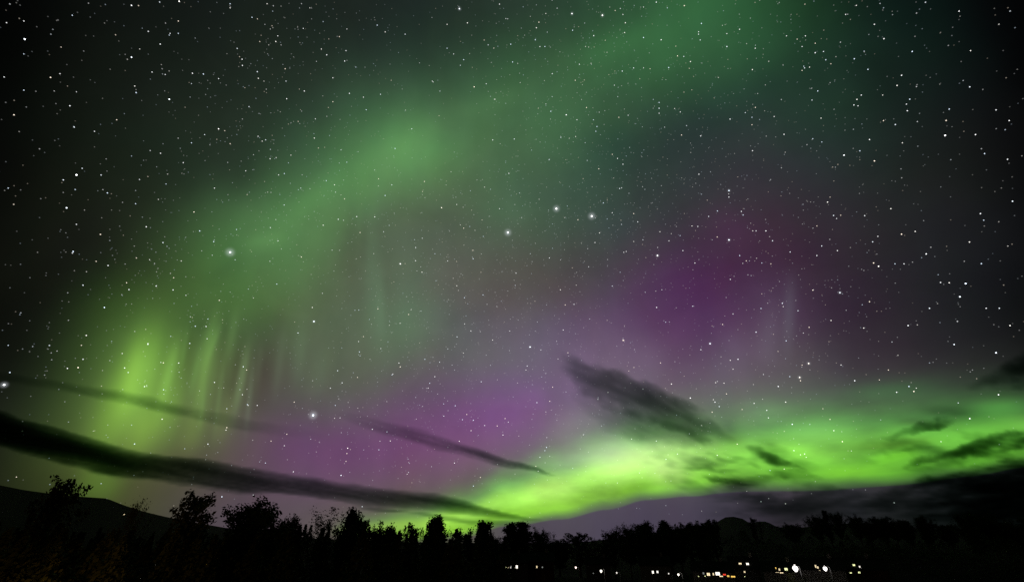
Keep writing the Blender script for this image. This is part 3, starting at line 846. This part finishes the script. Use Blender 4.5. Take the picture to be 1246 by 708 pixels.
# ------------------------------------------------------------------ stars
STARS = """30 48 5|29 26 2|8 28 2|29 66 1.5|88 19 2|160 7 3|218 2 3.5|217 26 2|160 70 3.6|195 54 2.4|207 41 1.6|217 41 1.6|170 60 1.4|206 121 4
185 88 2|201 91 1.6|164 105 2|82 105 1|93 112 1.4|66 111 1.2|85 129 2.4|29 110 2|5 94 2|17 140 2.6|73 90 1.6|142 146 2|115 160 2|93 213 5.5|100 205 2|77 219 2.4
233 102 1.4|266 96 2|266 157 3|249 164 1.6|295 80 2.2|233 174 2|280 5 2|280 10 1.6|325 5 1.6|369 35 1.6|338 44 1.6|327 55 1.2|342 55 1.2|377 10 1.4|391 60 1.6|413 45 1.8
385 75 1.2|405 95 1.8|405 124 1.6|347 84 2|348 99 1.5|303 130 1.8|298 107 1.2|314 166 1.6|319 172 1.6|280 175 1.6|329 182 1.3|354 189 1.5|336 192 1.4|223 198 2|299 208 1.6|339 213 1.8
204 212 1.3|202 224 1.5|180 215 1.2|160 190 1.2|261 229 2|397 220 1.6|366 229 1.4|559 11 3.4|696 17 3|733 19 3.6|577 106 2.6|689 140 2.8|421 62 1.6|459 31 2|493 42 1.8|544 30 1.8
544 59 1.8|552 66 1.5|594 55 1.7|564 73 1.6|663 57 2|657 57 1.6|783 9 1.4|812 10 1.4|758 18 1.8|760 40 2|832 69 1.8|771 83 2|783 83 1.4|791 84 1.4|802 125 2|802 132 2.2|802 138 1.8
753 143 1.8|725 160 1.6|745 188 1.6|702 146 1.8|655 132 1.2|463 115 1.8|433 82 1.4|476 98 1.2|526 99 1.5|527 100 1.4|672 90 1.6|700 98 1.6|722 146 1.5|1167 14 2.4|1042 7 2|1029 18 2
1110 63 2.6|1064 30 2.2|980 44 2|970 48 1.5|976 57 1.8|992 53 1.6|1002 63 2|979 83 2|985 82 2|976 86 1.8|1011 78 1.8|1097 92 2.4|1181 62 2.2|1180 106 2.4|1107 121 2.4|1103 127 2
1104 135 2.4|1155 133 2.3|1048 116 2.2|1039 128 2.2|1044 129 2|1075 147 2.2|1074 116 1.8|995 111 2.2|988 122 1.8|999 144 2|1150 165 4.4|1187 164 2.6|1228 147 2.4|1212 134 2.2|1058 170 2.4
1027 189 3.4|1064 196 2.8|1098 174 2|1198 187 2.4|1226 194 2.4|887 232 3.2|989 169 1.8|1000 173 1.8|942 142 1.6|915 143 1.6|915 152 1.6|850 39 1.8|850 42 1.6|852 49 1.6|900 36 2
919 59 2|957 44 1.8|978 81 1.5|280 307 6|81 253 4|93 273 2|89 306 3|117 318 2|101 347 2.4|127 374 3|154 344 2.2|190 348 2.2|178 276 2.4|165 248 2|236 258 2.4|243 281 2.4|260 294 2.2
166 314 1.8|182 316 1.8|105 408 2.6|180 419 2|99 420 2|10 229 2|329 277 1.8|382 391 3.6|253 388 1.8|252 412 1.8|10 420 1.6|618 283 6|677 254 5.6|720 263 6|800 311 4|487 321 3|456 264 2
645 422 3.4|799 374 2.4|759 414 2.4|758 200 2|745 259 1.6|771 260 2|776 270 2|803 282 1.8|814 293 1.8|831 305 2|745 348 1.8|759 307 1.6|762 306 1.6|887 292 3.4|1007 246 2.6|1084 254 2.4
1097 285 2.8|1127 309 3|1023 262 1.8|1019 305 2.2|1063 320 2.8|1069 324 3.4|1089 321 2|1100 321 2.2|1175 345 4.6|1155 344 2.6|1168 361 3.8|1232 245 2.8|1193 260 2.6|1197 268 2|1131 375 2.6
1105 396 2.8|1022 356 3|1058 367 2.4|1051 399 2.4|864 418 3.2|952 369 2.4|953 373 1.8|900 311 2.2|938 321 1.8|932 281 2.4|920 281 2|916 281 1.8|927 320 1.8|940 293 2.2|971 378 2|920 404 2.4
989 353 2.2|994 311 2.2|1161 419 3|1212 429 3.6|1229 396 2.8|1200 375 2.4|1216 375 2.4|1018 266 1.8|994 275 1.8|842 275 2|5 468 6|12 453 2.6|95 447 3|82 448 2.4|105 408 2.6|101 437 2.2
180 418 2.4|156 453 2|199 474 2.2|261 465 2.2|296 446 2.4|300 450 2|313 493 2|301 492 2|276 497 1.8|276 520 2.4|275 523 2|253 540 2.2|349 528 2|358 489 2|381 505 6|295 480 2|302 493 1.8
408 493 1.8|415 578 2.8|423 545 2.6|346 542 1.8|323 563 1.8|402 472 1.6|270 604 2.6|308 602 2.4|421 561 1.6|435 459 1.8|453 522 2.2|568 504 2|576 511 2.2|605 518 2|612 529 2|669 488 2
758 414 2.4|817 467 2.4|840 484 2.8|665 544 2.2|663 548 1.6|657 556 1.6|652 567 1.6|553 563 2|576 591 2|461 547 1.8|540 506 1.6|521 472 1.6|517 437 1.6|478 455 1.8|477 456 1.6|640 450 1.8
984 442 3.4|973 459 3.4|974 463 2.4|961 458 2|947 470 2.6|956 489 2.4|1106 470 2.6|1112 476 2.8|1115 472 1.8|1091 477 2.4|1215 480 2.8|1180 509 3|964 516 2.8|1010 510 2|1025 537 2.6
897 540 2.2|933 499 2.2|974 553 2|979 552 2.2|981 556 1.8|870 489 2.4|868 486 1.6|884 479 2|898 437 2.4|892 449 1.8|881 466 2|1040 463 2.6|1145 537 1.8|937 572 1.8|1166 490 1.8|1081 450 2
976 444 1.6|1070 462 1.6|20 580 1.8|123 588 1.4|163 578 1.4|455 640 0|618 283 6""".replace('\n', '|')
stars = []
for s in STARS.split('|'):
    a, b, c = s.split()
    if float(c) > 0:
        stars.append((ray(float(a), float(b)), float(c), True))
r3 = random.Random(77)
BANDN = ray(360, 700).cross(ray(700, -80)).normalized()   # stars are made denser along a lane across the middle of the view
BANDN = (BANDN - ray(640, 300) * BANDN.dot(ray(640, 300))).normalized()
while len(stars) < 21000:
    z = r3.uniform(0.05, 1); a = r3.uniform(-math.pi, math.pi); q = math.sqrt(1 - z * z)
    d = Vector((q * math.sin(a), q * math.cos(a), z))
    dens = 0.55 + 0.9 * mnoise.noise(d * 3.1 + Vector((4, 1, 7)))
    if z < 0.2: dens *= 0.6
    if z < 0.11 and r3.random() < 0.6: continue
    lane = math.exp(-(d.dot(BANDN) / 0.62) ** 2)
    if r3.random() > (dens + 0.35) * (0.42 + 0.7 * lane): continue
    m_ = 0.43 * (r3.random() + 1e-3) ** -0.37
    stars.append((d, min(m_, 1.65), False))
RS = 250000.0
V = []; Fc = []; EM = []
OCT_F = ((0, 2, 4), (2, 1, 4), (1, 3, 4), (3, 0, 4), (2, 0, 5), (1, 2, 5), (3, 1, 5), (0, 3, 5))
for d, mg, br_ in stars:
    dpx = 0.95 if mg < 1.2 else 0.72 + 0.19 * mg          # diameter in photograph pixels
    dpx *= 1.0
    rad = RS * (dpx / 2) / F * 1.05
    if br_: rad *= max(0.45, d.dot(ray(W0 / 2, H0 / 2))) ** 0.8
    inten = 0.21 * mg ** 2.2 if mg < 1.7 else min(2.6, 0.24 * mg ** 1.35)
    p = d * RS
    n0 = len(V)
    u = d.orthogonal().normalized(); w = d.cross(u)
    for ax in (u, -u, w, -w, d, -d):
        V.append(tuple(p + ax * rad))
    tint = r3.choice(((.72, .85, 1), (1, 1, 1), (.95, .98, 1), (1, .86, .70), (.85, .93, 1), (1, .97, .9)))
    for f in OCT_F:
        Fc.append([n0 + i for i in f]); EM.append(tuple(t * inten for t in tint) + (1,))


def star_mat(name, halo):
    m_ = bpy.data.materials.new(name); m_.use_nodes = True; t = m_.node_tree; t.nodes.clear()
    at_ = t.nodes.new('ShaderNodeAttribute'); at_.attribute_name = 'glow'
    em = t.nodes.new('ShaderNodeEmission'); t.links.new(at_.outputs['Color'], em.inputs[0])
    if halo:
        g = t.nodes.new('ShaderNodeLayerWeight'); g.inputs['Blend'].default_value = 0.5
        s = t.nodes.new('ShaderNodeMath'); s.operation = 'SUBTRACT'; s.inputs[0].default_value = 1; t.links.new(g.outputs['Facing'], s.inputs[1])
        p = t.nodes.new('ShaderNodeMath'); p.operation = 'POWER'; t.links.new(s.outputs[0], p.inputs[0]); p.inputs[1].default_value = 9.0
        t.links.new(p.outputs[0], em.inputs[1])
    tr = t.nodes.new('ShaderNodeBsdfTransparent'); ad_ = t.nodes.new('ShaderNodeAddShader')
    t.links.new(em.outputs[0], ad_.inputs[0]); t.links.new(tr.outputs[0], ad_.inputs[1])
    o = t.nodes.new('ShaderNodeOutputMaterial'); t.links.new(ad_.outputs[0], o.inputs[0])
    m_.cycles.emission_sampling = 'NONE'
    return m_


so_ = mesh_obj('stars', V, Fc, [star_mat('starlight', False)])
ca = so_.data.attributes.new('glow', 'FLOAT_COLOR', 'FACE')
ca.data.foreach_set('color', np.array(EM, dtype=np.float32).ravel())
tag(so_, 'thousands of white stars scattered over the sky', kind='stuff')
# emissive spheres added round the brightest stars, imitating lens bloom
def p_in(d):
    return abs(math.degrees(math.atan2(d.x, d.y))) < 42


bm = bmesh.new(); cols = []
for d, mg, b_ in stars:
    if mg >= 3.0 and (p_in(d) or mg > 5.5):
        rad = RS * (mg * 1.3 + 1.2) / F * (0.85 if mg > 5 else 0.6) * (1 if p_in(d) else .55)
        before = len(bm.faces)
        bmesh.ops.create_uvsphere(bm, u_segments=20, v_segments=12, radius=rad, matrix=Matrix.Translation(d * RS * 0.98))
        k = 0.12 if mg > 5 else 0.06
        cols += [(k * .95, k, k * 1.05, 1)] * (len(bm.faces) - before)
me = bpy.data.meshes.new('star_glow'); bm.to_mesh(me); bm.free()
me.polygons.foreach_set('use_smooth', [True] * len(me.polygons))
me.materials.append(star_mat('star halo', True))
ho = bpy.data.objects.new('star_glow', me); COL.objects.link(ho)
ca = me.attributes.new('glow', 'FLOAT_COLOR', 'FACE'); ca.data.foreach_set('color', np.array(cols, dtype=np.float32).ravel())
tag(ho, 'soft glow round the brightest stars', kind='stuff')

# ------------------------------------------------------------------ clouds: real sheets of mist, thick in the middle, thinning to nothing
SIG = 0.01
M_CLOUD = bpy.data.materials.new('night cloud'); M_CLOUD.use_nodes = True
t = M_CLOUD.node_tree; t.nodes.clear()
va = t.nodes.new('ShaderNodeVolumeAbsorption'); va.inputs['Color'].default_value = (0.0, 0.14, 0.06, 1); va.inputs['Density'].default_value = SIG  # green absorbed less, standing in for light the cloud would scatter
o = t.nodes.new('ShaderNodeOutputMaterial'); t.links.new(va.outputs[0], o.inputs['Volume'])


SHARP = 1.1


def streak_field(pts, px, py):
    """pts: (x, y, half thickness, tau) along the streak -> signed profile value"""
    best = 0.0
    xs = [p[0] for p in pts]
    if px < xs[0] - 1 or px > xs[-1] + 1: return 0.0
    cy = float(np.interp(px, xs, [p[1] for p in pts])); hw = float(np.interp(px, xs, [p[2] for p in pts])); tau = float(np.interp(px, xs, [p[3] for p in pts]))
    u = abs(py - cy) / max(hw, .5)
    return tau * max(0.0, 1 - u * u) ** SHARP


def cloud(name, label, box, alt, field, step=2.6, group=None):
    x0, y0, x1, y1 = box
    nx = int((x1 - x0) / step) + 1; ny = int((y1 - y0) / step) + 1
    T = np.zeros((ny, nx))
    for j in range(ny):
        for i in range(nx):
            T[j, i] = field(x0 + (x1 - x0) * i / (nx - 1), y0 + (y1 - y0) * j / (ny - 1))
    T[0, :] = T[-1, :] = 0; T[:, 0] = T[:, -1] = 0
    T[T < 0.004] = 0
    V = []; Fc = []; idx = {}

    def vid(j, i, top):
        if T[j, i] <= 0: top = 0
        k = (j, i, top)
        if k not in idx:
            d = ray(x0 + (x1 - x0) * i / (nx - 1), y0 + (y1 - y0) * j / (ny - 1))
            p = d * (alt / d.z); th = T[j, i] * d.z / SIG
            idx[k] = len(V)
            V.append((p.x, p.y, alt + (th / 2 if top else -th / 2)))
        return idx[k]
    for j in range(ny - 1):
        for i in range(nx - 1):
            if max(T[j, i], T[j+1, i], T[j, i+1], T[j+1, i+1]) <= 0: continue
            a = [(j, i), (j+1, i), (j+1, i+1), (j, i+1)]
            for tri in ((0, 1, 2), (0, 2, 3)):
                q = [a[k] for k in tri]
                if all(T[c] <= 0 for c in q): continue
                Fc.append([vid(*c, 0) for c in q]); Fc.append([vid(*c, 1) for c in reversed(q)])
    ob = mesh_obj(name, V, Fc, M_CLOUD)
    return tag(ob, label, 'cloud', group)


def fb(x, y, sx, sy, seed, ang=0.0, oct_=4):
    c, s = math.cos(ang), math.sin(ang)
    X = (x * c + y * s) / sx; Y = (-x * s + y * c) / sy
    return mnoise.fractal(Vector((X, Y, seed)), 0.9, 2.0, oct_)


A1 = [(-60, 505, 20, 3.6), (0, 522, 24, 3.4), (60, 540, 23, 3.0), (130, 558, 20, 2.5), (200, 569, 18, 2.2), (280, 580, 16, 1.6), (350, 589, 14, 1.3),
      (420, 599, 13, 1.15), (480, 606, 13, 1.15), (540, 612, 11, 1.2), (580, 620, 8, 1.1), (620, 628, 5, .9), (660, 634, 2, .1)]
A2 = [(130, 578, 2, 0), (190, 582, 7, .9), (260, 592, 6, .9), (330, 598, 5, .7), (385, 603, 2, 0)]
A3 = [(430, 614, 2, 0), (450, 617, 3.5, .8), (480, 621, 3, .9), (500, 623, 1.5, 0)]
A4 = [(490, 622, 1.5, 0), (530, 628, 3.5, .7), (580, 634, 4, .8), (630, 638, 3, .5), (650, 640, 1, 0)]


def f_c1(x, y):
    y2 = y + 4 * fb(x, y, 90, 30, 1.2)
    n_ = fb(x, y, 130, 7, 3.1, math.radians(10))
    v = 1.6 * streak_field(A1, x, y2) * (1 + .45 * n_) + streak_field(A2, x, y2) * (1 + .5 * n_) + streak_field(A3, x, y2) + streak_field(A4, x, y2) * (1 + .5 * n_)
    return max(0, v)


cloud('cloud', 'long black cloud streak running from the left edge down to the trees', (-60, 470, 665, 650), 1500, f_c1)
SHARP = 1.5
B1 = [(-40, 452, 7, .35), (30, 463, 8, .5), (90, 471, 8, .6), (150, 483, 9, .75), (200, 494, 9, .75), (250, 507, 9, .5), (300, 517, 10, .35), (360, 526, 9, .1), (400, 532, 3, 0)]
cloud('cloud', 'thin faint cloud line crossing the green rays above the long streak', (-40, 430, 405, 550), 1900,
      lambda x, y: max(0, streak_field(B1, x, y + 3 * fb(x, y, 70, 30, 5)) * (1 + .5 * fb(x, y, 60, 9, 2, .2))))
C1 = [(400, 500, 3, 0), (440, 512, 9, .25), (490, 526, 11, .55), (530, 538, 11, .9), (570, 549, 9, 1.15), (610, 561, 7, 1.25), (640, 569, 5, 1.2), (665, 575.5, 2.5, .8), (678, 578, 1, 0)]
cloud('cloud', 'slim pointed dark cloud sliver above the left end of the green band', (400, 480, 682, 600), 2100,
      lambda x, y: max(0, streak_field(C1, x, y + 2.5 * fb(x, y, 60, 25, 8)) * (1 + .6 * fb(x, y, 70, 6, 4, .27))), 2.2)
D1 = [(680, 443, 8, 0), (700, 453, 20, .9), (730, 465, 27, 1.4), (770, 481, 27, 1.55), (805, 498, 26, 1.6), (838, 512, 24, 1.5), (865, 524, 19, .9), (885, 532, 12, .3), (900, 538, 4, 0)]
D2 = [(690, 478, 8, 0), (730, 500, 20, .35), (780, 518, 26, .75), (830, 530, 20, .5), (870, 540, 8, 0)]
cloud('cloud', 'dark smoky cloud blotch hanging above the middle of the green band', (668, 415, 950, 590), 2300,
      lambda x, y: max(0, streak_field(D1, x, y + 13 * fb(x, y, 55, 30, 11, .4, 4)) * (1 + .7 * fb(x, y, 90, 20, 6, .42, 3)) + streak_field(D2, x, y + 8 * fb(x, y, 50, 30, 9)) * (1 + .7 * fb(x, y, 80, 18, 16, .35, 3))), 2.6)


def wisps(segs, seed, mott=None):
    def f(x, y):
        yy = y + 5 * fb(x, y, 30, 16, seed); v = 0
        for s in segs: v += streak_field(s, x, yy)
        v = max(0, v * (1 + 1.1 * fb(x, y, 50, 15, seed + 3, .12, 3)))
        if mott:
            mx, my, rx, ry, k = mott
            w = max(0, 1 - ((x - mx) / rx) ** 2 - ((y - my) / ry) ** 2)
            v += k * w * max(0, fb(x, y, 52, 19, seed + 9, .15, 3) + .12)
        return v
    return f


cloud('cloud', 'ragged small cloud puffs crossing the green band below the smoky blotch', (768, 522, 1024, 614), 1700, wisps([
    [(905, 545, 4, 0), (925, 551, 10, 1.1), (945, 560, 9, 1.3), (965, 568, 5, .8), (985, 574, 2, 0)],
    [(930, 572, 3, 0), (955, 576, 6, .9), (990, 580, 5, .6), (1005, 582, 2, 0)],
    [(822, 566, 3, 0), (850, 570, 5, .6), (880, 572, 5, .7), (905, 574, 2, 0)],
    [(852, 580, 3, 0), (870, 583, 6, 1.1), (895, 586, 5, .8), (925, 590, 2, 0)]], 21, (890, 568, 115, 40, 1.7)), 2.2)
cloud('cloud', 'flat dark cloud sliver inside the right part of the green band', (1060, 495, 1170, 545), 1800, wisps([
    [(1062, 536, 2, 0), (1095, 530, 5, .5), (1120, 520, 8, 1.2), (1140, 516, 8, 1.5), (1155, 514, 4, .8), (1168, 512, 1, 0)]], 24), 2.0)
cloud('cloud', 'black cloud wisps entering the green band from the right edge', (1020, 508, 1310, 592), 2000, wisps([
    [(1145, 553, 3, 0), (1172, 549, 11, 1.8), (1205, 542, 15, 2.6), (1240, 536, 15, 2.6), (1300, 528, 8, 0)],
    [(1045, 556, 2, 0), (1075, 549, 5, .4), (1120, 545, 5, .45), (1160, 540, 2, 0)],
    [(1095, 566, 2, 0), (1120, 560, 6, .8), (1150, 556, 6, .8), (1190, 552, 2, 0)]], 27, (1160, 552, 130, 34, 1.2)), 2.2)
cloud('cloud', 'dark cloud corner at the right edge above the green band', (1170, 395, 1320, 500), 2500,
      lambda x, y: max(0, streak_field([(1172, 470, 4, 0), (1205, 462, 14, .7), (1235, 450, 24, 1.6), (1270, 440, 30, 2), (1320, 430, 30, 0)], x, y + 7 * fb(x, y, 40, 20, 31)) * (1 + .6 * fb(x, y, 40, 12, 33))), 3.0)


def f_bank(x, y):
    top = float(np.interp(x, [845, 870, 900, 950, 1000, 1060, 1120, 1180, 1246, 1320], [606, 598, 596, 594, 592, 590, 580, 566, 552, 540]))
    tau = float(np.interp(x, [845, 880, 930, 980, 1030, 1090, 1150, 1200, 1246, 1320], [0, .9, 1.3, 1.0, .9, 1.3, 2.2, 2.8, 3.0, 3.0]))
    yy = y + 13 * fb(x, y, 60, 22, 41, -.1)
    up = min(1, max(0, (yy - top) / 16)); up = up * up * (3 - 2 * up)
    dn = min(1, max(0, (float(np.interp(x, [845, 940, 1246], [618, 648, 652])) - yy) / 34)); dn = dn * dn * (3 - 2 * dn)
    return max(0, tau * up * (0.25 + .75 * dn) * (1 + 1.1 * fb(x, y, 80, 14, 44, -.08)))


cloud('cloud', 'broad dark cloud bank low on the right between the green band and the hill', (845, 530, 1320, 652), 1300, f_bank, 2.8)
